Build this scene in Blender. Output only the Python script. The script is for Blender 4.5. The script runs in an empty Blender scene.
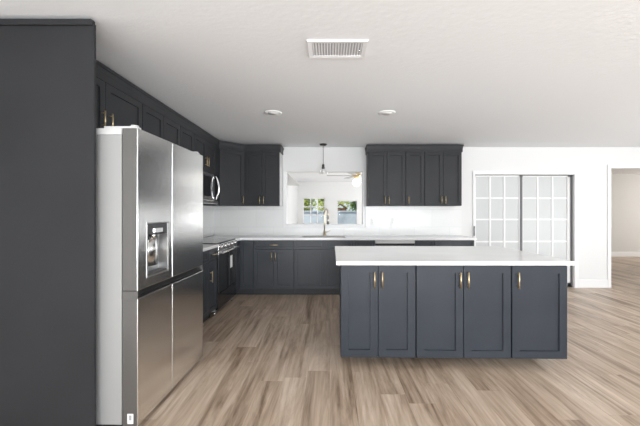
import bpy, bmesh, math, random
from mathutils import Vector, Matrix
random.seed(4)
S = bpy.context.scene
C = S.collection
R = math.radians

# ------------------------------------------------------------ camera, world, light, exposure
H = 1.306                                   # eye height
cd = bpy.data.cameras.new('camera')
cd.sensor_width = 36.0
cd.lens = 18.0                              # 320 px of focal length on a 640 px frame
cd.shift_x = -10.0/640
cd.shift_y = -0.5/640
cd.clip_start = 0.05
cam = bpy.data.objects.new('camera', cd)
C.objects.link(cam)
cam.location = (0, 0, H)
cam.rotation_euler = (R(90), 0, 0)
S.camera = cam

S.view_settings.view_transform = 'Standard'
S.view_settings.look = 'None'
S.view_settings.gamma = 1
S.view_settings.use_curve_mapping = False
S.view_settings.exposure = -0.08

w = bpy.data.worlds.new('world')
S.world = w
w.use_nodes = True
bg = w.node_tree.nodes['Background']
bg.inputs[0].default_value = (0.78, 0.88, 1.0, 1)
bg.inputs[1].default_value = 1.0


def area(name, loc, rot, sx, sy, power, col=(1, 1, 1)):
    l = bpy.data.lights.new(name, 'AREA')
    l.shape = 'RECTANGLE'
    l.size, l.size_y = sx, sy
    l.energy = power
    l.color = col
    o = bpy.data.objects.new(name, l)
    C.objects.link(o)
    o.location = loc
    o.rotation_euler = rot
    return o


sun = bpy.data.lights.new('sun', 'SUN')
sun.energy = 6.5
sun.angle = R(1)
sun.color = (1, .95, .86)
so = bpy.data.objects.new('sun', sun)
C.objects.link(so)
so.rotation_euler = (R(38), 0, R(-62))      # comes from the left, high, over the camera's shoulder
# daylight through the big windows behind the camera and on the right, plus added fill lamps
DAY = (.945, .977, 1)
area('skylight_behind', (1.4, -3.5, 1.7), (R(82), 0, 0), 5.2, 1.3, 130, DAY)
area('ceiling_fill_behind', (1.4, -3.5, .75), (R(138), 0, 0), 5.2, 1.0, 390, DAY)  # added lamp aimed upward to brighten the ceiling
area('skylight_right', (6.9, 1.2, 1.7), (R(80), 0, R(90)), 4.4, 1.3, 18, DAY)
area('ceiling_fill_right', (6.9, 1.2, .75), (R(138), 0, R(90)), 4.4, 1.0, 200, DAY)  # second added uplight, brightens the ceiling from the right
area('den_fill', (3.3, 8.9, 1.2), (R(120), 0, R(90)), 4.0, 1.9, 260, DAY)  # added lamp that lights the den; this wall has no window
area('hall_fill', (10.9, 7.6, 1.5), (R(90), 0, R(90)), 2.6, 1.8, 85, (1, .95, .88))  # added warm lamp at the hall's unseen end, no window there

# ------------------------------------------------------------ materials


def mat(name, col, rough=.5, metal=0., spec=.5, coat=0.):
    m = bpy.data.materials.new(name)
    m.use_nodes = True
    b = m.node_tree.nodes['Principled BSDF']
    b.inputs['Base Color'].default_value = (*col, 1)
    b.inputs['Roughness'].default_value = rough
    b.inputs['Metallic'].default_value = metal
    b.inputs['Specular IOR Level'].default_value = spec
    b.inputs['Coat Weight'].default_value = coat
    return m


def nodes(m):
    return m.node_tree.nodes, m.node_tree.links, m.node_tree.nodes['Principled BSDF']


def noise_bump(m, scale, dist, strength, detail=3., stretch=(1, 1, 1)):
    n, l, b = nodes(m)
    tc = n.new('ShaderNodeTexCoord')
    mp = n.new('ShaderNodeMapping')
    mp.inputs['Scale'].default_value = stretch
    l.new(tc.outputs['Object'], mp.inputs[0])
    t = n.new('ShaderNodeTexNoise')
    t.inputs['Scale'].default_value = scale
    t.inputs['Detail'].default_value = detail
    l.new(mp.outputs[0], t.inputs['Vector'])
    bp = n.new('ShaderNodeBump')
    bp.inputs['Strength'].default_value = strength
    bp.inputs['Distance'].default_value = dist
    l.new(t.outputs['Fac'], bp.inputs['Height'])
    l.new(bp.outputs[0], b.inputs['Normal'])
    return t, mp


def tint(m, c1, c2, scale, stretch=(1, 1, 1), detail=4.):
    n, l, b = nodes(m)
    tc = n.new('ShaderNodeTexCoord')
    mp = n.new('ShaderNodeMapping')
    mp.inputs['Scale'].default_value = stretch
    l.new(tc.outputs['Object'], mp.inputs[0])
    t = n.new('ShaderNodeTexNoise')
    t.inputs['Scale'].default_value = scale
    t.inputs['Detail'].default_value = detail
    l.new(mp.outputs[0], t.inputs['Vector'])
    r = n.new('ShaderNodeValToRGB')
    r.color_ramp.elements[0].position = .35
    r.color_ramp.elements[1].position = .65
    r.color_ramp.elements[0].color = (*c1, 1)
    r.color_ramp.elements[1].color = (*c2, 1)
    l.new(t.outputs['Fac'], r.inputs[0])
    l.new(r.outputs[0], b.inputs['Base Color'])


M = {}
M['wall'] = mat('white wall paint', (.73, .73, .725), .6)
noise_bump(M['wall'], 60, .002, .15)
M['ceiling'] = mat('textured ceiling paint', (.80, .81, .825), .75)
noise_bump(M['ceiling'], 24, .010, .24, 6., (1, 1.5, 1))
M['trim'] = mat('white gloss trim paint', (.80, .80, .80), .35)
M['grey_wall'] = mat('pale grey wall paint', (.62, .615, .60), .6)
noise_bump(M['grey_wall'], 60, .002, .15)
M['cab'] = mat('charcoal cabinet paint', (.049, .050, .054), .45, spec=.2)
tint(M['cab'], (.032, .033, .036), (.038, .039, .042), 3.)
M['cab_island'] = mat('blue charcoal island paint', (.049, .054, .063), .42, spec=.22)
tint(M['cab_island'], (.028, .033, .042), (.034, .039, .049), 3.)
M['cab_base_lit'] = mat('blue charcoal paint with floor reflection', (.04, .044, .052), .38, spec=.4)  # lighter than the wall cabinets: floor reflection put into the colour
tint(M['cab_base_lit'], (.036, .041, .049), (.043, .048, .057), 3.)
M['panel'] = mat('charcoal end panel laminate', (.046, .047, .052), .6, spec=.15)
tint(M['panel'], (.026, .0265, .0285), (.031, .0315, .034), 2.)
M['kick'] = mat('dark toe kick', (.028, .029, .033), .5)
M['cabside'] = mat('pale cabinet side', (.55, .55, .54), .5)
M['quartz'] = mat('white quartz', (.86, .86, .855), .16, spec=.5)
tint(M['quartz'], (.83, .83, .825), (.88, .88, .875), 2.2, (1, 2, 1))
M['gold'] = mat('brushed brass', (.74, .59, .36), .34, 1.)
M['champagne'] = mat('champagne bronze', (.62, .54, .40), .3, 1.)
noise_bump(M['gold'], 300, .0003, .2)
M['nickel'] = mat('brushed nickel', (.62, .60, .56), .3, 1.)
noise_bump(M['nickel'], 300, .0003, .2)
M['chrome'] = mat('chrome', (.82, .82, .83), .12, 1.)
M['steel'] = mat('brushed stainless steel', (.86, .86, .85), .2, 1.)
M['niche'] = mat('satin grey metal', (.36, .36, .36), .38, .85)
noise_bump(M['steel'], 40, .0008, .12, 2., (1, 1, 30))
M['steel_edge'] = mat('dark stainless door edge', (.15, .146, .14), .4, .6)
noise_bump(M['steel_edge'], 60, .0005, .1)
M['case'] = mat('silver painted steel case', (.34, .34, .337), .5, .15)
noise_bump(M['case'], 220, .0006, .25)
M['case_top'] = mat('light plastic trim', (.56, .56, .555), .45)
M['black'] = mat('black plastic', (.015, .015, .016), .35)
M['blackglass'] = mat('black glass', (.012, .012, .014), .06, spec=.6)
M['cooktop'] = mat('black glass cooktop', (.03, .03, .032), .10, spec=.6)
M['rubber'] = mat('rubber', (.02, .02, .02), .7)
M['whiteplastic'] = mat('white plastic', (.84, .84, .83), .4)
M['paper'] = mat('white paper', (.85, .85, .84), .7)
M['ink'] = mat('grey print', (.35, .35, .35), .7)
M['bronze'] = mat('dark bronze metal', (.06, .055, .05), .35, .8)
M['louver'] = mat('white enamelled metal', (.82, .82, .83), .4)
M['duct'] = mat('grey duct metal', (.5, .5, .52), .6)
M['diffuser'] = mat('white light diffuser', (.88, .88, .87), .4)
M['sinksteel'] = mat('sink steel', (.32, .32, .31), .35, 1.)
M['pane'] = mat('obscured glass pane', (.56, .575, .575), .32, spec=.4)
M['track'] = mat('grey track metal', (.12, .12, .125), .5)
M['fan_shaded'] = mat('fan blade with underside shade', (.45, .45, .45), .4)  # white blades greyed: the shade of their undersides is in the colour
M['bark'] = mat('tree bark', (.16, .10, .06), .9)
tint(M['bark'], (.12, .07, .045), (.22, .14, .09), 14.)
M['leaf'] = mat('green leaf', (.16, .26, .04), .6)
tint(M['leaf'], (.20, .30, .04), (.62, .64, .16), 4.)
M['leaf_dark'] = mat('deep green leaf', (.06, .15, .03), .6)
tint(M['leaf_dark'], (.03, .09, .015), (.14, .26, .05), 4.)
M['concrete'] = mat('grey concrete', (.38, .42, .45), .8)
tint(M['concrete'], (.30, .34, .37), (.46, .50, .53), 2.)
M['fence'] = mat('grey stucco', (.36, .41, .45), .85)
tint(M['fence'], (.28, .32, .35), (.46, .51, .55), 1.6)
M['brick'] = mat('reddish brown siding', (.30, .13, .08), .8)
tint(M['brick'], (.24, .10, .06), (.36, .17, .11), 5.)

g = bpy.data.materials.new('clear glass')
g.use_nodes = True
gn, gl, gb = nodes(g)
gb.inputs['Base Color'].default_value = (1, 1, 1, 1)
gb.inputs['Roughness'].default_value = 0
tr = gn.new('ShaderNodeBsdfTransparent')
gs = gn.new('ShaderNodeBsdfGlossy')
gs.inputs['Roughness'].default_value = .02
fr = gn.new('ShaderNodeFresnel')
fr.inputs['IOR'].default_value = 1.2
mx = gn.new('ShaderNodeMixShader')
gl.new(fr.outputs[0], mx.inputs[0])
gl.new(tr.outputs[0], mx.inputs[1])
gl.new(gs.outputs[0], mx.inputs[2])
gl.new(mx.outputs[0], gn['Material Output'].inputs[0])
M['glass'] = g
g2_ = g.copy()
g2_.name = 'thin shade glass'
for nd in g2_.node_tree.nodes:
    if nd.type == 'MIX_SHADER':
        for lk in list(nd.inputs[0].links):
            g2_.node_tree.links.remove(lk)
        nd.inputs[0].default_value = .07
M['shade'] = g2_

gw = mat('glowing lamp glass', (.95, .93, .88), .4)
gw.node_tree.nodes['Principled BSDF'].inputs['Emission Color'].default_value = (1, .96, .9, 1)
gw.node_tree.nodes['Principled BSDF'].inputs['Emission Strength'].default_value = 1.6
M['globe'] = gw

# vinyl plank floor, planks along Y
fl = mat('wood look vinyl plank', (.4, .32, .25), .36, spec=.4)
n, l, b = nodes(fl)
tc = n.new('ShaderNodeTexCoord')
mp = n.new('ShaderNodeMapping')
mp.inputs['Rotation'].default_value = (0, 0, R(90))
l.new(tc.outputs['Object'], mp.inputs[0])
bk = n.new('ShaderNodeTexBrick')
bk.offset = 0.
bk.inputs['Color1'].default_value = (0, 0, 0, 1)
bk.inputs['Color2'].default_value = (1, 1, 1, 1)
bk.inputs['Mortar'].default_value = (.3, .3, .3, 1)
bk.inputs['Scale'].default_value = 1
bk.inputs['Mortar Size'].default_value = .0012
bk.inputs['Mortar Smooth'].default_value = .2
bk.inputs['Brick Width'].default_value = 1.22
bk.inputs['Row Height'].default_value = .18
sx_ = n.new('ShaderNodeSeparateXYZ'); l.new(mp.outputs[0], sx_.inputs[0])
dv = n.new('ShaderNodeMath'); dv.operation = 'DIVIDE'; dv.inputs[1].default_value = .18
l.new(sx_.outputs[1], dv.inputs[0])
flr = n.new('ShaderNodeMath'); flr.operation = 'FLOOR'; l.new(dv.outputs[0], flr.inputs[0])
wn = n.new('ShaderNodeTexWhiteNoise'); wn.noise_dimensions = '1D'; l.new(flr.outputs[0], wn.inputs['W'])
sh = n.new('ShaderNodeMath'); sh.operation = 'MULTIPLY_ADD'; sh.inputs[1].default_value = 1.22
l.new(wn.outputs['Value'], sh.inputs[0]); l.new(sx_.outputs[0], sh.inputs[2])
cv = n.new('ShaderNodeCombineXYZ'); l.new(sh.outputs[0], cv.inputs[0]); l.new(sx_.outputs[1], cv.inputs[1])
l.new(cv.outputs[0], bk.inputs['Vector'])
sep = n.new('ShaderNodeSeparateColor')
l.new(bk.outputs['Color'], sep.inputs[0])
# offset the grain of every plank
cx = n.new('ShaderNodeCombineXYZ')
mul = n.new('ShaderNodeMath'); mul.operation = 'MULTIPLY'; mul.inputs[1].default_value = 37.
l.new(sep.outputs[0], mul.inputs[0])
l.new(mul.outputs[0], cx.inputs[2])
ad = n.new('ShaderNodeVectorMath'); ad.operation = 'ADD'
mp2 = n.new('ShaderNodeMapping')
mp2.inputs['Scale'].default_value = (8., .8, 1)
l.new(tc.outputs['Object'], mp2.inputs[0])
l.new(mp2.outputs[0], ad.inputs[0])
l.new(cx.outputs[0], ad.inputs[1])
g1 = n.new('ShaderNodeTexNoise')
g1.inputs['Scale'].default_value = 1.
g1.inputs['Detail'].default_value = 5.
g1.inputs['Roughness'].default_value = .7
g1.inputs['Distortion'].default_value = .6
l.new(ad.outputs[0], g1.inputs['Vector'])
mp3 = n.new('ShaderNodeMapping')
mp3.inputs['Scale'].default_value = (38., 1.5, 1)
l.new(tc.outputs['Object'], mp3.inputs[0])
g2 = n.new('ShaderNodeTexNoise')
g2.inputs['Scale'].default_value = 1.
g2.inputs['Detail'].default_value = 4.
l.new(mp3.outputs[0], g2.inputs['Vector'])
m1 = n.new('ShaderNodeMath'); m1.operation = 'MULTIPLY_ADD'; m1.inputs[1].default_value = .11
l.new(sep.outputs[0], m1.inputs[0])
m2 = n.new('ShaderNodeMath'); m2.operation = 'MULTIPLY_ADD'; m2.inputs[1].default_value = .36; 
l.new(g2.outputs['Fac'], m2.inputs[0])
l.new(g1.outputs['Fac'], m2.inputs[2])
l.new(m2.outputs[0], m1.inputs[2])
rp = n.new('ShaderNodeValToRGB')
e = rp.color_ramp.elements
e[0].position = .52; e[0].color = (.20, .135, .088, 1)
e[1].position = .94; e[1].color = (.64, .52, .415, 1)
k = rp.color_ramp.elements.new(.72); k.color = (.44, .335, .25, 1)
l.new(m1.outputs[0], rp.inputs[0])
l.new(rp.outputs[0], b.inputs['Base Color'])
mo = n.new('ShaderNodeMix'); mo.data_type = 'RGBA'; mo.blend_type = 'MULTIPLY'
bpn = n.new('ShaderNodeBump'); bpn.inputs['Strength'].default_value = .25; bpn.inputs['Distance'].default_value = .002
inv = n.new('ShaderNodeMath'); inv.operation = 'SUBTRACT'; inv.inputs[0].default_value = 1.
l.new(bk.outputs['Fac'], inv.inputs[1])
l.new(inv.outputs[0], bpn.inputs['Height'])
l.new(bpn.outputs[0], b.inputs['Normal'])
M['floor'] = fl

# backsplash: large white tiles with faint joints and veins
bs = mat('white polished tile', (.82, .82, .81), .25)
n, l, b = nodes(bs)
tc = n.new('ShaderNodeTexCoord')
sp = n.new('ShaderNodeSeparateXYZ'); l.new(tc.outputs['Object'], sp.inputs[0])
ax = n.new('ShaderNodeMath'); ax.operation = 'ADD'
l.new(sp.outputs[0], ax.inputs[0]); l.new(sp.outputs[1], ax.inputs[1])
cb = n.new('ShaderNodeCombineXYZ'); l.new(ax.outputs[0], cb.inputs[0]); l.new(sp.outputs[2], cb.inputs[1])
of = n.new('ShaderNodeMapping'); of.inputs['Location'].default_value = (0, -.75, 0); l.new(cb.outputs[0], of.inputs[0])
bk = n.new('ShaderNodeTexBrick')
bk.inputs['Color1'].default_value = (.82, .82, .81, 1)
bk.inputs['Color2'].default_value = (.79, .79, .785, 1)
bk.inputs['Mortar'].default_value = (.66, .66, .66, 1)
bk.inputs['Scale'].default_value = 1
bk.inputs['Mortar Size'].default_value = .0018
bk.inputs['Brick Width'].default_value = .61
bk.inputs['Row Height'].default_value = .305
l.new(of.outputs[0], bk.inputs['Vector'])
l.new(bk.outputs['Color'], b.inputs['Base Color'])
M['tile'] = bs

# ------------------------------------------------------------ mesh helpers


def bx(bm, x0, x1, y0, y1, z0, z1, mi=0, bev=0.):
    vs = [bm.verts.new((x, y, z)) for x in (x0, x1) for y in (y0, y1) for z in (z0, z1)]
    q = [(0, 1, 3, 2), (4, 6, 7, 5), (0, 4, 5, 1), (2, 3, 7, 6), (0, 2, 6, 4), (1, 5, 7, 3)]
    fs = [bm.faces.new([vs[i] for i in f]) for f in q]
    for f in fs:
        f.material_index = mi
    if bev:
        es = list({e for f in fs for e in f.edges})
        r = bmesh.ops.bevel(bm, geom=es, offset=bev, segments=2, profile=.5, affect='EDGES', clamp_overlap=True)
        for f in r['faces']:
            f.material_index = mi
    return fs


def cyl(bm, p, q, r, r2=None, seg=16, mi=0, caps=True):
    p, q = Vector(p), Vector(q)
    r2 = r if r2 is None else r2
    d = (q-p).normalized()
    a = d.orthogonal().normalized()
    c = d.cross(a)
    A = [bm.verts.new(p+(a*math.cos(t)+c*math.sin(t))*r) for t in [2*math.pi*i/seg for i in range(seg)]]
    B = [bm.verts.new(q+(a*math.cos(t)+c*math.sin(t))*r2) for t in [2*math.pi*i/seg for i in range(seg)]]
    for i in range(seg):
        f = bm.faces.new((A[i], A[(i+1) % seg], B[(i+1) % seg], B[i]))
        f.smooth = True
        f.material_index = mi
    if caps:
        bm.faces.new(A[::-1]).material_index = mi
        bm.faces.new(B).material_index = mi


def tube(bm, pts, r, seg=12, mi=0):
    pts = [Vector(p) for p in pts]
    rings = []
    up = None
    for i, p in enumerate(pts):
        d = (pts[min(i+1, len(pts)-1)]-pts[max(i-1, 0)]).normalized()
        if up is None:
            up = d.orthogonal().normalized()
        a = (up-d*up.dot(d)).normalized()
        up = a
        c = d.cross(a)
        rr = r[i] if isinstance(r, (list, tuple)) else r
        rings.append([bm.verts.new(p+(a*math.cos(t)+c*math.sin(t))*rr) for t in [2*math.pi*j/seg for j in range(seg)]])
    for A, B in zip(rings, rings[1:]):
        for j in range(seg):
            f = bm.faces.new((A[j], A[(j+1) % seg], B[(j+1) % seg], B[j]))
            f.smooth = True
            f.material_index = mi
    bm.faces.new(rings[0][::-1]).material_index = mi
    bm.faces.new(rings[-1]).material_index = mi


def lathe(bm, prof, cxy=(0, 0), seg=32, mi=0):
    rings = []
    for r, z in prof:
        if r < 1e-5:
            rings.append([bm.verts.new((cxy[0], cxy[1], z))])
        else:
            rings.append([bm.verts.new((cxy[0]+r*math.cos(t), cxy[1]+r*math.sin(t), z)) for t in [2*math.pi*j/seg for j in range(seg)]])
    for A, B in zip(rings, rings[1:]):
        for j in range(seg):
            a = [A[j % len(A)], A[(j+1) % len(A)]] if len(A) > 1 else [A[0]]
            c = [B[(j+1) % len(B)], B[j % len(B)]] if len(B) > 1 else [B[0]]
            if len(a)+len(c) < 3:
                continue
            f = bm.faces.new(a+c)
            f.smooth = True
            f.material_index = mi


def prism(bm, poly, z0, z1, mi=0):
    A = [bm.verts.new((x, y, z0)) for x, y in poly]
    B = [bm.verts.new((x, y, z1)) for x, y in poly]
    n_ = len(poly)
    for i in range(n_):
        bm.faces.new((A[i], A[(i+1) % n_], B[(i+1) % n_], B[i])).material_index = mi
    bm.faces.new(A[::-1]).material_index = mi
    bm.faces.new(B).material_index = mi


def obj(name, bm, mats, parent=None, loc=(0, 0, 0), rz=0.):
    bmesh.ops.recalc_face_normals(bm, faces=bm.faces[:])
    me = bpy.data.meshes.new(name)
    bm.to_mesh(me)
    bm.free()
    for m in (mats if isinstance(mats, (list, tuple)) else [mats]):
        me.materials.append(m)
    o = bpy.data.objects.new(name, me)
    C.objects.link(o)
    o.location = loc
    o.rotation_euler = (0, 0, rz)
    if parent:
        o.parent = parent
    return o


def tag(o, label, cat, group=None):
    o['label'] = label
    o['category'] = cat
    if group:
        o['group'] = group
    return o


def thing(name, label, cat, loc=(0, 0, 0), rz=0., group=None):
    o = bpy.data.objects.new(name, None)
    o.empty_display_size = .1
    C.objects.link(o)
    o.location = loc
    o.rotation_euler = (0, 0, rz)
    return tag(o, label, cat, group)


def struct(name, bm, mats, label=None):
    o = obj(name, bm, mats)
    o['kind'] = 'structure'
    return o


def NB():
    return bmesh.new()


def boxobj(name, m, dims, parent=None, bev=0., **kw):
    bm = NB()
    bx(bm, *dims, bev=bev)
    return obj(name, bm, m, parent, **kw)


# shaker front in the local XZ plane, facing -Y; back face at y = yb
def shaker(name, x0, x1, z0, z1, m, parent, rail=.06, t=.02, yb=0.):
    bm = NB()
    yf = yb-t
    rec = yf+.012
    xi0, xi1, zi0, zi1 = x0+rail, x1-rail, z0+rail, z1-rail
    s = .004

    def ring(a0, a1, c0, c1, y):
        return [bm.verts.new(p) for p in ((a0, y, c0), (a1, y, c0), (a1, y, c1), (a0, y, c1))]
    r0 = ring(x0, x1, z0, z1, yb)
    r1 = ring(x0, x1, z0, z1, yf+.0015)
    r2 = ring(x0+.0015, x1-.0015, z0+.0015, z1-.0015, yf)
    r3 = ring(xi0, xi1, zi0, zi1, yf)
    r4 = ring(xi0+s*.3, xi1-s*.3, zi0+s*.3, zi1-s*.3, rec)
    for A, B in ((r0, r1), (r1, r2), (r2, r3), (r3, r4)):
        for i in range(4):
            bm.faces.new((A[i], A[(i+1) % 4], B[(i+1) % 4], B[i]))
    bm.faces.new(r4)
    bm.faces.new(r0[::-1])
    return obj(name, bm, m, parent)


def pull(parent, x, z, length, y=-.02, vertical=True, m=None, out=.03, r=.0055):
    bm = NB()
    h = length/2
    if vertical:
        cyl(bm, (x, y-out, z-h), (x, y-out, z+h), r, seg=10)
        for s in (-1, 1):
            cyl(bm, (x, y, z+s*(h-.018)), (x, y-out, z+s*(h-.018)), r*.8, seg=8)
    else:
        cyl(bm, (x-h, y-out, z), (x+h, y-out, z), r, seg=10)
        for s in (-1, 1):
            cyl(bm, (x+s*(h-.018), y, z), (x+s*(h-.018), y-out, z), r*.8, seg=8)
    return obj('handle', bm, m or M['gold'], parent)


# ------------------------------------------------------------ the setting
D = 5.565          # kitchen side of the wall facing the camera
CZ = 2.44
XL = -2.03
XR = 7.0
YB = -3.6
FAR = 11.9

bm = NB(); bx(bm, -2.2, 11.2, YB-.15, FAR+.15, -.06, 0)
struct('floor', bm, M['floor'])
bm = NB(); bx(bm, -2.2, 11.2, YB-.15, FAR+.15, CZ, CZ+.1)
struct('ceiling', bm, M['ceiling'])
bm = NB(); bx(bm, XL-.15, XL, YB, D+.12, 0, CZ)
struct('wall_left', bm, M['wall'])

PX0, PX1, PZ0, PZ1 = -.765, .575, 1.094, 2.015        # serving opening
DX0, DX1, DZ = 2.50, 4.26, 1.985                       # sliding doors
HX0, HX1, HZ = 4.865, 6.45, 2.085                      # way to the hall
bm = NB()
for a in ((XL, PX0, 0, CZ), (PX0, PX1, 0, PZ0), (PX0, PX1, PZ1, CZ), (PX1, DX0, 0, CZ), (DX0, DX1, DZ, CZ),
          (DX1, HX0, 0, CZ), (HX0, HX1, HZ, CZ), (HX1, XR, 0, CZ)):
    bx(bm, a[0], a[1], D, D+.12, a[2], a[3])
bmesh.ops.remove_doubles(bm, verts=bm.verts[:], dist=1e-4)
struct('wall_back', bm, M['wall'])
# side walls with the window openings the daylight comes through
bm = NB()
for a in ((XL-.15, -1.3, 0, CZ), (-1.3, 4.1, 0, .25), (-1.3, 4.1, 2.4, CZ), (4.1, XR+.15, 0, CZ)):
    bx(bm, a[0], a[1], YB-.15, YB, a[2], a[3])
struct('wall_front', bm, M['wall'])
bm = NB()
for a in ((YB, -1.1, 0, CZ), (-1.1, 3.5, 0, .25), (-1.1, 3.5, 2.4, CZ), (3.5, D+.12, 0, CZ)):
    bx(bm, XR, XR+.15, a[0], a[1], a[2], a[3])
struct('wall_right', bm, M['wall'])
# den behind the serving opening
WZ0, WZ1 = .88, 1.85
W1 = (-1.005, -.185)
W2 = (.27, 1.005)
bm = NB()
for a in ((-1.3, W1[0], 0, CZ), (W1[0], W1[1], 0, WZ0-.01), (W1[0], W1[1], WZ1, CZ), (W1[1], W2[0], 0, CZ),
          (W2[0], W2[1], 0, WZ0-.05), (W2[0], W2[1], 1.745, CZ), (W2[1], 3.5, 0, CZ)):
    bx(bm, a[0], a[1], FAR, FAR+.12, a[2], a[3])
struct('wall_den', bm, M['wall'])
bm = NB(); bx(bm, -1.33, -1.21, D+.12, FAR+.12, 0, CZ)
struct('wall_den_side', bm, M['wall'])
bm = NB(); bx(bm, 3.4, 3.5, D+.8, FAR, 0, CZ)
struct('wall_den_right', bm, M['wall'])
# hall beyond the wide doorway
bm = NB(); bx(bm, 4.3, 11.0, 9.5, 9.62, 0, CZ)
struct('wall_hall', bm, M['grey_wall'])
bm = NB(); bx(bm, 4.38, 4.5, D+.12, 9.5, 0, CZ)
struct('wall_hall_left', bm, M['wall'])
bm = NB(); bx(bm, 11.0, 11.12, D, 9.62, 0, CZ)
struct('wall_hall_right', bm, M['wall'])
# closet behind the sliding doors
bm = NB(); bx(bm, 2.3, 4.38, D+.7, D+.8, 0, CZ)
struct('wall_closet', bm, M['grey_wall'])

# grey triangular wedge high on the den's left side
bm = NB()
zt, zb_ = 2.43, 2.08
prof = [(-1.205, zt), (-.86, zb_), (-1.205, zb_)]
A = [bm.verts.new((x, 8.95, z)) for x, z in prof]
B = [bm.verts.new((x, 9.15, z)) for x, z in prof]
for i in range(3):
    bm.faces.new((A[i], A[(i+1) % 3], B[(i+1) % 3], B[i]))
bm.faces.new(A); bm.faces.new(B[::-1])
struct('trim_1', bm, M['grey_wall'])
# trim of the serving opening
bm = NB()
tw = .045
for a in ((PX0-tw, PX0+.008, PZ0-tw, PZ1), (PX1-.008, PX1+tw-.02, PZ0-tw, PZ1), (PX0+.0085, PX1-.0085, PZ0-tw, PZ0+.008)):
    bx(bm, a[0], a[1], D-.018, D+.12, a[2], a[3], bev=.002)
struct('trim_2', bm, M['trim'])
# casing of the hall doorway
bm = NB()
bx(bm, HX0-.045, HX0+.012, D-.018, D+.135, 0, HZ+.05, bev=.003)
bx(bm, HX1-.012, HX1+.045, D-.018, D+.135, 0, HZ+.05, bev=.003)
bx(bm, HX0+.0125, HX1-.0125, D-.018, D+.135, HZ-.012, HZ+.05, bev=.003)
struct('trim_3', bm, M['trim'])


def board(name, dims):
    bm = NB()
    bx(bm, *dims, bev=.004)
    return struct(name, bm, M['trim'])


board('baseboard_back', (DX1+.055, HX0-.046, D-.016, D, 0, .14))
board('baseboard_hall', (4.5, 11.0, 9.484, 9.5, 0, .14))
board('baseboard_den', (-1.21, 3.4, FAR-.016, FAR, 0, .12))
board('baseboard_right', (XR-.016, XR, YB, D, 0, .12))


def grid_window(name, x0, x1, y, z0, z1, nx, nz, fr_w=.045, mun=.022, rot=None, mfr=None):
    bm = NB()
    d0, d1 = y+.02, y+.08
    bx(bm, x0, x0+fr_w, d0, d1, z0, z1); bx(bm, x1-fr_w, x1, d0, d1, z0, z1)
    bx(bm, x0, x1, d0, d1, z0, z0+fr_w); bx(bm, x0, x1, d0, d1, z1-fr_w, z1)
    o = struct(name, bm, mfr or M['trim'])
    bm = NB()
    for i in range(1, nx):
        xx = x0+fr_w+(x1-x0-2*fr_w)*i/nx
        bx(bm, xx-mun/2, xx+mun/2, y+.035, y+.06, z0+fr_w, z1-fr_w)
    for i in range(1, nz):
        zz = z0+fr_w+(z1-z0-2*fr_w)*i/nz
        bx(bm, x0+fr_w, x1-fr_w, y+.035, y+.06, zz-mun/2, zz+mun/2)
    if nx > 1 or nz > 1:
        obj('muntin_grid', bm, M['trim'], o)
    else:
        bm.free()
    boxobj('pane', M['glass'], (x0+fr_w, x1-fr_w, y+.045, y+.051, z0+fr_w, z1-fr_w), o)
    return o


grid_window('window_1', W1[0], W1[1], FAR, WZ0, WZ1, 3, 3, .03, .036)
grid_window('window_2', W2[0], W2[1], FAR, WZ0-.04, 1.735, 1, 1, .012)
# big windows out of frame: behind the camera and in the right-hand wall
grid_window('window_3', -1.3, 4.1, YB-.12, .25, 2.4, 4, 1, .06, .06)
o = grid_window('window_4', -2.3, 2.3, 0, .25, 2.4, 3, 1, .06, .06)
o.rotation_euler = (0, 0, R(-90)); o.location = (XR, 1.2, 0)

# ------------------------------------------------------------ sliding doors with white grids
bm = NB()
bx(bm, DX0-.02, DX0+.02, D-.02, D+.10, 0, DZ+.045, bev=.002)
bx(bm, DX1-.018, DX1+.05, D-.02, D+.10, 0, DZ+.045, bev=.002)
bx(bm, DX0+.0205, DX1-.0185, D-.02, D+.10, DZ-.02, DZ+.045, bev=.002)
fd = struct('door_1', bm, M['trim'])
boxobj('track', M['track'], (DX0+.02, DX1-.02, D+.005, D+.095, DZ-.03, DZ-.021), fd)


def slider(x0, x1, y, st_l, st_r, name='sliding_panel'):
    z0, z1 = .012, DZ-.032
    bm = NB()
    bx(bm, x0, x0+st_l, y, y+.035, z0, z1); bx(bm, x1-st_r, x1, y, y+.035, z0, z1)
    bx(bm, x0, x1, y, y+.035, z1-.022, z1); bx(bm, x0, x1, y, y+.035, z0, z0+.06)
    f = obj(name, bm, M['trim'], fd)
    bm = NB()
    zs = [1.557, 1.184, .797, .41]
    for i in (1, 2):
        xx = x0+st_l+(x1-x0-st_l-st_r)*i/3
        bx(bm, xx-.014, xx+.014, y+.004, y+.026, z0+.06, z1-.022)
    for zz in zs:
        bx(bm, x0+st_l, x1-st_r, y+.005, y+.025, zz-.013, zz+.013)
    obj('muntin_grid', bm, M['trim'], f)
    boxobj('pane', M['pane'], (x0+st_l, x1-st_r, y+.013, y+.021, z0+.06, z1-.022), f)
    return f


slider(DX0+.02, 3.305, D+.012, .022, .012)
boxobj('gap_strip', M['track'], (3.307, 3.355, D+.012, D+.05, .012, DZ-.032), fd)  # dark strip standing in for the shaded gap between the panels
slider(3.357, DX1-.042, D+.052, .03, .05)
boxobj('jamb_strip', M['track'], (DX1-.040, DX1-.02, D+.03, D+.09, .0, DZ-.032), fd)
bm = NB()
bx(bm, DX0-.012, DX0+.002, D-.038, D-.02, .90, 1.07, bev=.003)
obj('latch', bm, M['black'], fd)

# ------------------------------------------------------------ kitchen cabinets
G_UP = 'charcoal wall cabinets'
G_BASE = 'charcoal base cabinets'
G_ISL = 'cabinets forming the island'


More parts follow.
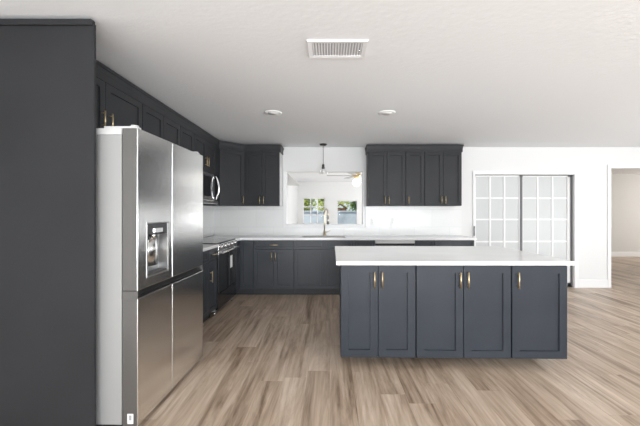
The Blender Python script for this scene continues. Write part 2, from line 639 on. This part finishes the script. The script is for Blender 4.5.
def base_cabinet(label, loc, rz, wd, dp, fronts, m=None, kick=.07, group=G_BASE, kick_h=.105, top=.876):
    """fronts: list of (kind, x0, x1, z0, z1, handle) with handle None or (x, z, length, vertical)"""
    m = m or M['cab_base_lit']
    t = thing('base_cabinet', label, 'cabinet', loc, rz, group)
    boxobj('carcass', m, (0.001, wd-.001, 0, dp, kick_h, top), t)
    boxobj('toe_kick', M['kick'], (.001, wd-.001, kick, dp, 0, kick_h), t)
    for kind, x0, x1, z0, z1, h in fronts:
        d = shaker(kind, x0, x1, z0, z1, m, t, rail=.055 if kind == 'door' else .035)
        if h:
            pull(d, *h[:3], vertical=h[3])
    return t


FY = 5.02          # carcass fronts of the back run
bz = D-.002-FY
# 24 inch drawer base left of the sink
base_cabinet('charcoal base cabinet with one wide drawer, between the corner and the sink cabinet', (-1.195, FY, 0), 0, .6325, bz, [
    ('drawer_front', .004, .6285, .735, .868, (.316, .80, .13, False)),
    ('door', .004, .314, .115, .727, (.285, .62, .13, True)),
    ('door', .318, .6285, .115, .727, (.347, .62, .13, True))])
base_cabinet('charcoal sink base cabinet with two blank drawer fronts, under the sink', (-.5625, FY, 0), 0, .9375, bz, [
    ('drawer_front', .004, .467, .735, .868, None),
    ('drawer_front', .471, .9335, .735, .868, None),
    ('door', .004, .467, .115, .727, None),
    ('door', .471, .9335, .115, .727, None)])
base_cabinet('narrow charcoal base cabinet between the sink cabinet and the dishwasher', (.375, FY, 0), 0, .327, bz, [
    ('drawer_front', .004, .323, .735, .868, None),
    ('door', .004, .323, .115, .727, None)])
base_cabinet('narrow charcoal base cabinet just right of the dishwasher', (1.329, FY, 0), 0, .304, bz, [
    ('drawer_front', .004, .300, .735, .868, None),
    ('door', .004, .300, .115, .727, None)])
base_cabinet('charcoal base cabinet at the right end of the back run, beside the sliding doors', (1.634, FY, 0), 0, .624, bz, [
    ('drawer_front', .004, .620, .735, .868, None),
    ('door', .004, .310, .115, .727, None),
    ('door', .314, .620, .115, .727, None)])
# left run, facing +X
FX = -1.43
lw = FX-XL-.002
base_cabinet('wide charcoal base cabinet beside the refrigerator, under the short counter', (FX, 2.97, 0), R(90), .742, lw, [
    ('drawer_front', .004, .738, .735, .868, (.371, .80, .13, False)),
    ('door', .004, .369, .115, .727, (.338, .55, .13, True)),
    ('door', .373, .738, .115, .727, (.404, .55, .13, True))])
base_cabinet('narrow charcoal base cabinet with one drawer, left of the range', (FX, 3.713, 0), R(90), .285, lw, [
    ('drawer_front', .004, .281, .735, .868, (.15, .80, .10, False)),
    ('door', .004, .281, .115, .727, (.045, .55, .13, True))])
# corner unit
t = thing('corner_cabinet', 'charcoal corner base cabinet between the range and the back run', 'cabinet', (0, 0, 0), 0, G_BASE)
bm = NB()
poly = [(XL+.002, 4.802), (FX, 4.802), (FX, FY), (-1.197, FY), (-1.197, D-.002), (XL+.002, D-.002)]
prism(bm, poly, .105, .876)
obj('carcass', bm, M['cab_base_lit'], t)
bm = NB()
poly = [(XL+.002, 4.802), (FX-.07, 4.802), (FX-.07, FY+.07), (-1.197, FY+.07), (-1.197, D-.002), (XL+.002, D-.002)]
prism(bm, poly, 0, .105)
obj('toe_kick', bm, M['kick'], t)
d = shaker('door', -1.405, -1.203, .115, .868, M['cab_base_lit'], t, yb=FY, rail=.05)
bm = NB(); bx(bm, FX, FX+.02, 4.806, FY-.024, .115, .868, bev=.0015)
obj('door', bm, M['cab_base_lit'], t)

# wall cabinets
UZ0, UZ1 = 1.416, 2.415
DT = 2.298


def wall_cabinet(label, loc, rz, wd, dp, doors, z0=UZ0, side=None):
    t = thing('wall_cabinet', label, 'cabinet', loc, rz, G_UP)
    boxobj('carcass', M['cab'], (.001, wd-.001, 0, dp, z0, UZ1), t)
    if side:
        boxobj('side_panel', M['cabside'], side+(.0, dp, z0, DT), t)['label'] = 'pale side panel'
    for x0, x1, h in doors:
        d = shaker('door', x0, x1, z0+.005, DT, M['cab'], t, rail=.055)
        if h is not None:
            pull(d, h, z0+.095 if z0 < 1.6 else z0+.145, .125 if z0 < 1.6 else .125)
    return t


UY = 5.275
ud = D-.002-UY
wall_cabinet('charcoal two-door wall cabinet just left of the serving opening', (-1.409, UY, 0), 0, .581, ud,
             [(.004, .288, .258), (.292, .577, .322)], side=(.5795, .5875))
wall_cabinet('charcoal two-door wall cabinet just right of the serving opening', (.632, UY, 0), 0, .613, ud,
             [(.006, .302, .272), (.306, .609, .336)])
wall_cabinet('single-door charcoal wall cabinet in the middle of the group right of the serving opening', (1.246, UY, 0), 0, .309, ud,
             [(.004, .305, .042)])
wall_cabinet('charcoal two-door wall cabinet nearest the sliding doors', (1.556, UY, 0), 0, .611, ud,
             [(.004, .302, .272), (.306, .607, .337)])
# left run uppers
UX = -1.73
ld = UX-XL-.002
wall_cabinet('deep-set charcoal wall cabinet with two doors over the refrigerator', (UX, 1.958, 0), R(90), .962, ld,
             [(.004, .479, .433), (.483, .958, .517)], z0=1.86)
wall_cabinet('charcoal wall cabinet with two doors, next after the one over the refrigerator', (UX, 2.922, 0), R(90), .738, ld,
             [(.004, .367, .333), (.371, .734, .405)])
wall_cabinet('single-door charcoal wall cabinet just left of the microwave', (UX, 3.662, 0), R(90), .366, ld,
             [(.004, .362, .04)])
wall_cabinet('short charcoal wall cabinet with two brass pulls over the microwave', (UX, 4.030, 0), R(90), .768, ld,
             [(.004, .382, .35), (.386, .764, .418)], z0=1.862)
wall_cabinet('narrow charcoal filler cabinet squeezed between the microwave and the angled corner cabinet', (UX, 4.800, 0), R(90), .152, ld,
             [(.004, .148, None)])
# angled corner cabinet
t = thing('corner_wall_cabinet', 'charcoal angled corner wall cabinet with a single door', 'cabinet', (0, 0, 0), 0, G_UP)
ca, cb_ = Vector((UX, 4.955)), Vector((-1.411, UY))
bm = NB()
prism(bm, [(XL+.002, 4.955), tuple(ca), tuple(cb_), (-1.411, D-.002), (XL+.002, D-.002)], UZ0, UZ1)
obj('carcass', bm, M['cab'], t)
dr = (cb_-ca); ln = dr.length
d = shaker('door', .012, ln-.012, UZ0+.005, DT, M['cab'], t, rail=.06)
d.location = (ca.x, ca.y, 0); d.rotation_euler = (0, 0, math.atan2(dr.y, dr.x))
pull(d, ln-.045, UZ0+.1, .125)


def crown(path, z0=2.303, zt=2.42):
    prof = [(0., z0), (.014, z0), (.014, z0+.052), (.016, z0+.058), (.020, z0+.088), (.026, z0+.094), (.026, zt), (0., zt)]
    bm = NB()
    P = [Vector(p) for p in path]
    rings = []
    for i, p in enumerate(P):
        d0 = (P[i]-P[i-1]).normalized() if i else None
        d1 = (P[i+1]-P[i]).normalized() if i < len(P)-1 else None
        n0 = Vector((d0.y, -d0.x)) if d0 else None
        n1 = Vector((d1.y, -d1.x)) if d1 else None
        if n0 and n1:
            nn = (n0+n1).normalized()
            nn = nn/max(.3, nn.dot(n0))
        else:
            nn = n0 or n1
        rings.append([bm.verts.new((p.x+nn.x*o_, p.y+nn.y*o_, z)) for o_, z in prof])
    for A, B in zip(rings, rings[1:]):
        for j in range(len(prof)):
            k_ = (j+1) % len(prof)
            bm.faces.new((A[j], A[k_], B[k_], B[j]))
    bm.faces.new(rings[0][::-1]); bm.faces.new(rings[-1])
    return bm


e_ = .0015
cm = obj('crown_molding', crown([(UX+e_, 1.96), (UX+e_, 4.955-.001), (-1.411, UY-e_-.0006), (-.826, UY-e_), (-.826, D-.004)]), M['cab'])
tag(cm, 'charcoal crown molding along the left-hand and corner wall cabinets', 'molding')
cm = obj('crown_molding', crown([(.631, D-.004), (.631, UY-e_), (2.1685, UY-e_), (2.1685, D-.004)]), M['cab'])
tag(cm, 'charcoal crown molding on the wall cabinets right of the serving opening', 'molding')

# tall end panel in front of the refrigerator
t = thing('end_panel', 'tall charcoal end panel in the left foreground, floor to ceiling', 'panel', (0, 0, 0))
boxobj('panel', M['panel'], (XL+.004, -1.366, 1.85, 1.87, 0, 2.40), t, bev=.0015)
bm = NB()
bx(bm, XL+.004, -1.370, 1.836, 1.87, 2.385, 2.42, bev=.004)
obj('cap_strip', bm, M['panel'], t)

# ------------------------------------------------------------ island
ir = R(-1.2)
ux, uy = math.cos(ir), math.sin(ir)
IP = Vector((.087, 2.672))
idp = 1.03


def island_cabinet(label, s0, wd, doors):
    p = IP+Vector((ux, uy))*s0
    t = thing('island_cabinet', label, 'cabinet', (p.x, p.y, 0), ir, G_ISL)
    boxobj('carcass', M['cab_island'], (.0015, wd-.0015, 0, idp, .106, .876), t)
    boxobj('plinth', M['kick'], (.03, wd-.03, .33, idp-.33, 0, .106), t)
    for x0, x1, h in doors:
        d = shaker('door', x0, x1, .108, .868, M['cab_island'], t, rail=.062)
        pull(d, h, .752, .132)
    return t


island_cabinet('blue-charcoal two-door island cabinet at the left end of the island', 0, .622,
               [(.005, .309, .280), (.314, .617, .343)])
island_cabinet('widest blue-charcoal island cabinet, two doors, in the middle of the island', .622, .780,
               [(.006, .388, .358), (.393, .775, .421)])
island_cabinet('single-door blue-charcoal island cabinet at the right end of the island', 1.402, .456,
               [(.006, .450, .046)])
bm = NB()
bx(bm, 0, 1.935, 0, 1.18, .876, .909, bev=.003)
ct = obj('island_countertop', bm, M['quartz'], None, (.05, 2.605, 0), R(-.35))
tag(ct, 'long white quartz countertop lying on the island', 'countertop')

# ------------------------------------------------------------ countertops with sink


def cutter(dims):
    bm = NB()
    bx(bm, *dims)
    o_ = obj('cutter', bm, [])
    return o_


def carve(o_, dims_list):
    cs = [cutter(d_) for d_ in dims_list]
    for c_ in cs:
        md = o_.modifiers.new('b', 'BOOLEAN')
        md.operation = 'DIFFERENCE'
        md.solver = 'EXACT'
        md.object = c_
        c_.parent = o_.parent
    dg = bpy.context.evaluated_depsgraph_get()
    dg.update()
    me = bpy.data.meshes.new_from_object(o_.evaluated_get(dg))
    o_.modifiers.clear()
    o_.data = me
    for c_ in cs:
        bpy.data.objects.remove(c_)


SX0, SX1, SY0, SY1 = -.46, .26, 5.075, 5.43
bm = NB()
yb_ = D-.0135
prism(bm, [(XL+.014, 4.806), (-1.392, 4.806), (-1.392, 4.975), (2.283, 4.975), (2.283, yb_), (XL+.014, yb_)], .876, .911)
ct = obj('countertop', bm, M['quartz'])
carve(ct, [(SX0, SX1, SY0, SY1, .8, 1.0)])
tag(ct, 'white quartz countertop along the back run, wrapping the corner, with the sink cut-out', 'countertop', 'white countertops')
ct = boxobj('countertop', M['quartz'], (XL+.014, -1.392, 2.95, 4.0, .876, .911), bev=.002)
tag(ct, 'short white quartz countertop between the refrigerator and the range', 'countertop', 'white countertops')

t = thing('sink', 'undermount steel sink below the faucet', 'sink', (0, 0, 0))
bm = NB()
x0, x1, y0, y1 = SX0+.001, SX1-.001, SY0+.001, SY1-.001
top, bot, th = .906, .8775, .0
vals = [(x0, x1, y0, y1, top), (x0+.012, x1-.012, y0+.012, y1-.012, top), (x0+.02, x1-.02, y0+.02, y1-.02, .8785), ]
rings = [[bm.verts.new(p) for p in ((a, c, z), (b2, c, z), (b2, d2, z), (a, d2, z))] for a, b2, c, d2, z in vals]
rings.insert(0, [bm.verts.new(p) for p in ((x0, y0, .8775), (x1, y0, .8775), (x1, y1, .8775), (x0, y1, .8775))])
for A, B in zip(rings, rings[1:]):
    for i in range(4):
        bm.faces.new((A[i], A[(i+1) % 4], B[(i+1) % 4], B[i]))
bm.faces.new(rings[0][::-1]); bm.faces.new(rings[-1])
obj('basin', bm, M['sinksteel'], t)
bm = NB()
lathe(bm, [(0, .8805), (.03, .8805), (.04, .8825), (.043, .879)], (-.1, 5.26), 20)
obj('drain', bm, M['chrome'], t)

# faucet
t = thing('faucet', 'tall gold pull-down gooseneck faucet behind the sink', 'faucet', (-.095, 5.487, .911))
bm = NB()
lathe(bm, [(0, 0), (.030, 0), (.030, .008), (.022, .014), (.020, .07), (.016, .075), (0, .075)], seg=20)
obj('base', bm, M['champagne'], t)
bm = NB()
pts = [(0, 0, .07), (0, 0, .22), (0, 0, .37)]
sdir = Vector((.36, -.93)).normalized()
for i in range(1, 13):
    a = math.pi*i/12
    r_ = .085
    o_ = r_-r_*math.cos(a)
    pts.append((sdir.x*o_, sdir.y*o_, .37+r_*math.sin(a)))
end = pts[-1]
pts.append((end[0], end[1], .33))
tube(bm, pts, .011)
obj('spout', bm, M['champagne'], t)
bm = NB()
cyl(bm, (end[0], end[1], .335), (end[0], end[1], .20), .016, .018, 16)
obj('spray_head', bm, M['nickel'], t)
bm = NB()
tube(bm, [(.015, 0, .055), (.05, 0, .062), (.10, 0, .085)], [.008, .006, .005], 8)
obj('lever', bm, M['champagne'], t)

# backsplash
bm = NB()
bx(bm, XL+.012, PX0-tw-.002, D-.013, D-.003, .911, UZ0-.001)
bx(bm, PX0-tw-.002, PX1+tw, D-.013, D-.003, .911, PZ0-tw-.001)
bx(bm, PX1+tw, 2.283, D-.013, D-.003, .911, UZ0-.001)
bp_ = obj('backsplash', bm, M['tile'])
tag(bp_, 'white tile backsplash behind the sink and along the back counter', 'backsplash', 'white tile backsplashes')
bp_ = boxobj('backsplash', M['tile'], (XL+.003, XL+.013, 2.95, D-.015, .93, UZ0-.001))
tag(bp_, 'white tile backsplash on the left wall behind the range', 'backsplash', 'white tile backsplashes')


def outlet(label, px):
    t = thing('outlet', label, 'outlet', (px, D-.0132, 1.15), 0)
    boxobj('cover_plate', M['whiteplastic'], (-.036, .036, -.006, 0, -.058, .058), t, bev=.002)
    for zz in (-.024, .024):
        r_ = boxobj('socket', M['whiteplastic'], (-.017, .017, -.009, -.006, zz-.014, zz+.014), t, bev=.002)
        bm = NB()
        bx(bm, -.008, -.005, -.0096, -.009, zz-.004, zz+.006)
        bx(bm, .005, .008, -.0096, -.009, zz-.004, zz+.006)
        obj('slots', bm, M['black'], r_)


outlet('white wall outlet just right of the serving opening', .735)
outlet('white wall outlet under the middle of the right-hand wall cabinets', 1.09)

# ------------------------------------------------------------ refrigerator
fx0, fy0 = -1.147, 1.908
fw = .937
t = thing('refrigerator', 'stainless four-door refrigerator with a water dispenser, behind the tall end panel', 'refrigerator',
          (fx0, fy0, 0), R(90-1.1))
DTK = .092
boxobj('case', M['case'], (.004, fw-.004, DTK+.008, .80, .035, 1.772), t, bev=.003)
boxobj('top_cover', M['case_top'], (.004, fw-.004, DTK+.008, .80, 1.773, 1.812), t, bev=.004)['label'] = 'light top cover'
boxobj('kick_grille', M['black'], (.02, fw-.02, .07, .78, .012, .034), t)
for xx in (.05, fw-.05):
    bm = NB(); cyl(bm, (xx, .12, 0), (xx, .12, .014), .02)
    obj('foot', bm, M['rubber'], t)
sx = .404
zs0, zs1 = .79, .838


def fridge_door(name, x0, x1, z0, z1):
    bm = NB()
    fs = bx(bm, x0, x1, 0, DTK, z0, z1, bev=.003)
    for f in bm.faces:
        c_ = f.calc_center_median()
        nrm = f.normal if f.normal.length > 0 else Vector((0, 0, 0))
        f.material_index = 1 if c_.y > .012 else 0
    return obj(name, bm, [M['steel'], M['steel_edge']], t)


dl = fridge_door('door', .0, sx-.003, zs1, 1.810)
du = fridge_door('door', sx+.003, fw, zs1, 1.810)
fridge_door('freezer_door', .0, sx-.003, .03, zs0)
fridge_door('freezer_door', sx+.003, fw, .03, zs0)
# handle recess between the doors
bm = NB()
bx(bm, .0105, fw-.0105, .022, DTK+.007, zs0+.001, zs1-.001)
obj('handle_recess', bm, M['black'], t)
for x0 in (0, fw-.010):
    boxobj('recess_end_cap', M['steel_edge'], (x0, x0+.010, .001, DTK, zs0-.0005, zs1-.003), t)
for x0, x1 in ((.015, sx-.02), (sx+.02, fw-.015)):
    boxobj('handle_lip', M['black'], (x0, x1, .006, .02, zs0+.001, zs0+.012), t)
for xx in (.045, fw-.045):
    bm = NB()
    bx(bm, xx-.025, xx+.025, .02, .22, 1.8125, 1.828, bev=.003)
    cyl(bm, (xx, .045, 1.811), (xx, .045, 1.836), .022)
    obj('hinge_cover', bm, M['case_top'], t)
# dispenser
dx0, dx1, dz0, dz1 = .098, .345, .905, 1.235
carve(dl, [(dx0, dx1, -.05, .075, dz0, dz1)])
bm = NB()
fw_ = .008
for a in ((dx0-fw_, dx0, dz0-fw_, dz1+fw_), (dx1, dx1+fw_, dz0-fw_, dz1+fw_), (dx0, dx1, dz1, dz1+fw_), (dx0, dx1, dz0-fw_, dz0)):
    bx(bm, a[0], a[1], -.003, .003, a[2], a[3])
dp_ = obj('dispenser', bm, M['niche'], t)
bm = NB()
bx(bm, dx0+.0005, dx1-.0005, .066, .0745, dz0+.0005, dz1-.0005, mi=1)
bx(bm, dx0+.0005, dx0+.006, .001, .066, dz0+.0005, dz1-.0005)
bx(bm, dx1-.006, dx1-.0005, .001, .066, dz0+.0005, dz1-.0005, mi=1)
obj('niche_lining', bm, [M['black'], M['niche']], dp_)
boxobj('control_panel', M['blackglass'], (dx0+.007, dx1-.007, .004, .03, dz1-.072, dz1-.002), dp_, bev=.002)
bm = NB()
bx(bm, dx0+.075, dx1-.070, -.004, .05, dz1-.062, dz1-.030, bev=.004)
cyl(bm, (dx0+.105, .022, dz1-.060), (dx0+.105, .022, dz1-.10), .014)
obj('nozzle', bm, M['chrome'], dp_)
bm = NB()
vs = []
for i in range(9):
    u = -1+2*i/8
    vs.append((dx0+.135+u*.09, .060-.034*(1-u*u)))
A = [bm.verts.new((x, y, dz0+.05)) for x, y in vs]
B = [bm.verts.new((x, y+.004, dz1-.075)) for x, y in vs]
A2 = [bm.verts.new((x, .064, dz0+.05)) for x, y in vs]
B2 = [bm.verts.new((x, .0645, dz1-.075)) for x, y in vs]
for i in range(8):
    f = bm.faces.new((A[i], A[i+1], B[i+1], B[i])); f.smooth = True
    bm.faces.new((A2[i], A2[i+1], B2[i+1], B2[i]))
    bm.faces.new((A[i], A[i+1], A2[i+1], A2[i])); bm.faces.new((B[i], B[i+1], B2[i+1], B2[i]))
for i in (0, 8):
    bm.faces.new((A[i], B[i], B2[i], A2[i]))
obj('paddle', bm, M['steel'], dp_)
boxobj('drip_tray', M['steel_edge'], (dx0+.007, dx1-.007, .004, .064, dz0+.001, dz0+.012), dp_, bev=.002)
# energy label sticker low on the near door edge (near side of the door, local x = 0)
st = boxobj('sticker', M['paper'], (-.0008, -.0001, .026, .062, .045, .105), t)
st['label'] = 'small white paper sticker'
bm = NB()
bx(bm, -.0014, -.0008, .036, .052, .066, .096)
obj('printed_square', bm, M['ink'], st)

# ------------------------------------------------------------ range
t = thing('range', 'black and stainless slide-in range between the left base cabinets', 'range', (-1.405, 4.004, 0), R(90))
rw = .796
boxobj('body', M['black'], (.003, rw-.003, .03, .595, .05, .905), t, bev=.002)
for x0 in (.0, rw-.0028):
    boxobj('side_skirt', M['case'], (x0, x0+.0028, .03, .60, .06, .26), t)
boxobj('cooktop', M['cooktop'], (0, rw, .012, .60, .905, .922), t, bev=.003)
for cx_, cy_, r_ in ((.2, .19, .11), (.6, .19, .085), (.2, .46, .085), (.6, .46, .11)):
    bm = NB()
    lathe(bm, [(r_-.002, .9223), (r_-.002, .9226), (r_, .9226), (r_, .9223), (r_-.002, .9223)], (cx_, cy_), 32)
    obj('burner_marking', bm, M['ink'], t)
boxobj('control_panel', M['steel'], (.003, rw-.003, -.012, .03, .83, .904), t, bev=.004)
for i in range(5):
    bm = NB()
    xk = .10+i*.149
    cyl(bm, (xk, -.012, .868), (xk, -.036, .868), .019, .016, 20)
    obj('knob', bm, M['steel'], t)
d = boxobj('oven_door', M['blackglass'], (.004, rw-.004, -.005, .029, .285, .822), t, bev=.004)
boxobj('door_trim', M['steel'], (.004, rw-.004, -.009, -.0052, .775, .822), d, bev=.001)
boxobj('reflection_line', M['black'], (.44, .447, -.0075, -.0052, .29, .77), d)  # dark strip standing in for a reflection in the oven glass
bm = NB()
cyl(bm, (.03, -.055, .80), (rw-.03, -.055, .80), .013)
for xx in (.06, rw-.06):
    cyl(bm, (xx, -.008, .80), (xx, -.055, .80), .009)
obj('handle', bm, M['steel'], d)
st = boxobj('energy_tag', M['paper'], (.485, .575, -.0085, -.006, .53, .70), d)
st['label'] = 'white paper tag'
boxobj('storage_drawer', M['blackglass'], (.004, rw-.004, -.003, .029, .085, .277), t, bev=.004)
for xx in (.05, rw-.05):
    for yy in (.06, .56):
        bm = NB(); cyl(bm, (xx, yy, 0), (xx, yy, .05), .018, .018)
        obj('leveling_foot', bm, M['chrome'], t)

# ------------------------------------------------------------ microwave under the short cabinet
t = thing('microwave', 'stainless over-the-range microwave with a bowed handle', 'microwave', (-1.675, 4.032, 0), R(90))
mw = .764
boxobj('body', M['steel_edge'], (0, mw, .03, .345, 1.43, 1.858), t, bev=.002)
d = boxobj('door', M['steel'], (.002, .60, 0, .029, 1.475, 1.856), t, bev=.004)
boxobj('window', M['blackglass'], (.04, .50, -.0015, .0, 1.53, 1.81), d)
boxobj('control_panel', M['blackglass'], (.603, mw-.002, 0, .029, 1.475, 1.856), t, bev=.004)
boxobj('vent_strip', M['steel'], (.002, mw-.002, .002, .029, 1.432, 1.472), t, bev=.003)
bm = NB()
pts = []
for i in range(15):
    u = -1+2*i/14
    pts.append((.635, -.012-.045*(1-u*u), 1.665+u*.165))
pts = [(.635, 0.001, 1.50)]+pts+[(.635, 0.001, 1.83)]
tube(bm, pts, .012, 12)
obj('handle', bm, M['chrome'], t)

# ------------------------------------------------------------ dishwasher
t = thing('dishwasher', 'stainless dishwasher built into the back run behind the island', 'dishwasher', (.7035, 5.0, 0))
boxobj('tub', M['black'], (.004, .620, .03, D-.006-5.0, .06, .873), t)
boxobj('door', M['steel'], (.004, .620, 0, .028, .11, .785), t, bev=.003)
boxobj('control_strip', M['case_top'], (.004, .620, -.004, .028, .822, .872), t, bev=.003)['label'] = 'pale silver control strip'
boxobj('handle_pocket', M['black'], (.006, .618, .012, .028, .786, .821), t)
boxobj('toe_kick', M['black'], (.004, .620, .06, .10, 0, .058), t)

# ------------------------------------------------------------ ceiling things
t = thing('ceiling_vent', 'white rectangular louvered vent in the ceiling', 'vent', (.05, 2.215, CZ), 0)
vx, vy = .203, .119
bm = NB()
o1, i1 = (vx, vy), (vx-.032, vy-.03)
zz0, zz1 = -.014, 0.
ringO = [(-vx, -vy), (vx, -vy), (vx, vy), (-vx, vy)]
ringI = [(-i1[0], -i1[1]), (i1[0], -i1[1]), (i1[0], i1[1]), (-i1[0], i1[1])]
A = [bm.verts.new((x, y, 0)) for x, y in ringO]
A1 = [bm.verts.new((x*.985, y*.97, -.012)) for x, y in ringO]
B1 = [bm.verts.new((x, y, -.009)) for x, y in ringI]
B = [bm.verts.new((x, y, 0)) for x, y in ringI]
for P_, Q_ in ((A, A1), (A1, B1), (B1, B)):
    for i in range(4):
        bm.faces.new((P_[i], P_[(i+1) % 4], Q_[(i+1) % 4], Q_[i]))
obj('frame', bm, M['louver'], t)
boxobj('duct', M['duct'], (-i1[0], i1[0], -i1[1], i1[1], -.0015, -.0003), t)
for i in range(18):
    bm = NB()
    xx = -i1[0]+.008+i*(2*i1[0]-.016)/17
    vs = [(xx-.004, -.010), (xx-.0028, -.010), (xx+.0046, -.0016), (xx+.0034, -.0016)]
    A = [bm.verts.new((x, -i1[1], z)) for x, z in vs]
    B = [bm.verts.new((x, i1[1], z)) for x, z in vs]
    for j in range(4):
        bm.faces.new((A[j], A[(j+1) % 4], B[(j+1) % 4], B[j]))
    bm.faces.new(A[::-1]); bm.faces.new(B)
    obj('louver', bm, M['louver'], t)
bm = NB()
cyl(bm, (i1[0]-.02, .0, -.0165), (i1[0]-.02, .0, -.004), .006)
obj('damper_knob', bm, M['chrome'], t)


def can_light(label, x, y):
    t = thing('recessed_light', label, 'light', (x, y, CZ), 0, 'round ceiling lights')
    bm = NB()
    lathe(bm, [(.064, -.009), (.078, -.011), (.094, -.008), (.100, -.001), (.100, 0)], seg=40)
    obj('trim_ring', bm, M['diffuser'], t)
    bm = NB()
    lathe(bm, [(0, -.009), (.0635, -.009), (.0635, -.002), (0, -.002)], seg=40)
    obj('lens', bm, M['diffuser'], t)


can_light('round white ceiling light on the left, nearer the refrigerator', -.645, 3.64)
can_light('round white ceiling light on the right, above the island', .645, 3.64)

t = thing('pendant_light', 'small dark pendant light hanging over the sink', 'light', (-.112, 5.31, CZ))
bm = NB()
lathe(bm, [(0, -.026), (.02, -.028), (.05, -.022), (.062, -.008), (.062, 0)], seg=28)
obj('canopy', bm, M['bronze'], t)
bm = NB(); cyl(bm, (0, 0, -.02), (0, 0, -.36), .0045, seg=10)
obj('rod', bm, M['bronze'], t)
bm = NB()
lathe(bm, [(0, -.33), (.012, -.332), (.021, -.345), (.022, -.372), (.018, -.378), (.026, -.384), (.026, -.408), (0, -.41)], seg=20)
obj('socket', bm, M['bronze'], t)
bm = NB()
lathe(bm, [(.026, -.392), (.045, -.41), (.062, -.45), (.068, -.50), (.066, -.50), (.060, -.45), (.043, -.412), (.026, -.395)], seg=28)
obj('glass_shade', bm, M['shade'], t)
bm = NB()
lathe(bm, [(0, -.411), (.012, -.415), (.014, -.43), (.026, -.452), (.028, -.468), (.018, -.488), (0, -.494)], seg=20)
obj('bulb', bm, M['diffuser'], t)

# ------------------------------------------------------------ ceiling fan in the den
t = thing('ceiling_fan', 'white ceiling fan with a glowing globe, seen through the serving opening', 'fan', (.59, 7.1, CZ))
bm = NB(); lathe(bm, [(0, -.05), (.05, -.05), (.07, -.01), (.07, 0)], seg=24)
obj('canopy', bm, M['gold'], t)
bm = NB(); cyl(bm, (0, 0, -.04), (0, 0, -.25), .012)
obj('rod', bm, M['gold'], t)
bm = NB(); lathe(bm, [(0, -.24), (.06, -.245), (.10, -.27), (.10, -.33), (.06, -.355), (.03, -.385), (0, -.385)], seg=28)
obj('motor', bm, M['gold'], t)
for k_ in range(5):
    a = R(180+72*k_)
    bm = NB()
    pr = [(.10, -.025), (.17, -.028), (.20, -.055), (.62, -.07), (.66, -.04), (.66, .04), (.62, .07), (.20, .055), (.17, .028), (.10, .025)]
    prism(bm, [(x, y) for x, y in pr], -.318, -.309)
    obj('blade', bm, M['fan_shaded'], t, rz=a)
bm = NB(); lathe(bm, [(0, -.385), (.05, -.39), (.088, -.43), (.092, -.47), (.07, -.53), (.03, -.555), (0, -.557)], seg=28)
obj('globe', bm, M['globe'], t)

# ------------------------------------------------------------ outdoors beyond the den windows
bm = NB(); bx(bm, -14, 14, FAR+.14, 40, -.12, -.02)
struct('ground', bm, M['concrete'])
bm = NB()
bx(bm, -9, 9, 17.0, 17.2, -.02, 1.33, bev=.01)
bx(bm, -9, 9, 16.96, 17.24, 1.33, 1.40, bev=.01)
o = obj('garden_wall', bm, M['fence'])
tag(o, 'low grey garden wall outside the den windows', 'wall')


def tree(label, x, y, h, spread, m, n_leaf, seed, zc=None, twig=.0):
    rnd = random.Random(seed)
    t = thing('leafy_tree', label, 'tree', (x, y, -.02), 0, 'trees outside the den windows')
    bm = NB()
    tube(bm, [(0, 0, 0), (.05, 0, h*.25), (-.04, .04, h*.5), (.05, 0, h*.75)], [.09, .075, .055, .03], 8)
    for k_ in range(5):
        a = rnd.uniform(0, 6.28)
        tube(bm, [(0, 0, h*(.3+.08*k_)), (math.cos(a)*spread*.35, math.sin(a)*spread*.35, h*(.45+.08*k_)),
                  (math.cos(a)*spread*.7, math.sin(a)*spread*.7, h*(.52+.08*k_))], [.04, .028, .012], 6)
    obj('trunk', bm, M['bark'], t)
    bm = NB()
    for _ in range(n_leaf):
        u = Vector((rnd.gauss(0, 1), rnd.gauss(0, 1), rnd.gauss(0, 1))).normalized()*rnd.uniform(.45, 1)
        p = Vector((u.x*spread, u.y*spread, (zc or h*.62)+u.z*h*.45))
        s = rnd.uniform(.06, .13)
        nrm = Vector((rnd.gauss(0, 1), rnd.gauss(0, 1), rnd.gauss(.6, 1))).normalized()
        a = nrm.orthogonal().normalized(); c_ = nrm.cross(a)
        q = [p-a*s, p+c_*s*.5, p+a*s, p-c_*s*.5]
        bm.faces.new([bm.verts.new(v+nrm*rnd.uniform(-.01, .01)) for v in q])
    obj('foliage', bm, m, t)


tree('bright leafy tree outside behind the left half of the gridded den window', -1.62, 18.4, 3.4, .72, M['leaf'], 1500, 1)
tree('bright leafy tree outside behind the right half of the gridded den window', -.28, 20.6, 3.8, .60, M['leaf'], 1500, 2)
tree('deep green tree outside in the right half of the plain den window', 1.75, 18.3, 3.6, .62, M['leaf_dark'], 1600, 3)
tree('large bright leafy tree standing farthest away behind the reddish shed', 0.3, 23.5, 4.6, 1.9, M['leaf'], 2600, 5)
# shed
t = thing('garden_shed', 'reddish brown shed outside the plain den window', 'shed', (.62, 19.0, -.02))
boxobj('wall', M['brick'], (-.34, .34, 0, .9, 0, 1.58), t)
bm = NB()
A = [bm.verts.new((x, -.1, z)) for x, z in ((-.42, 1.53), (0, 1.80), (.42, 1.53), (.42, 1.59), (0, 1.86), (-.42, 1.59))]
B = [bm.verts.new((v.co.x, 1.0, v.co.z)) for v in A]
for i in range(6):
    bm.faces.new((A[i], A[(i+1) % 6], B[(i+1) % 6], B[i]))
bm.faces.new(A[:3]+A[3:]); bm.faces.new((B[:3]+B[3:])[::-1])
obj('roof', bm, M['bark'], t)
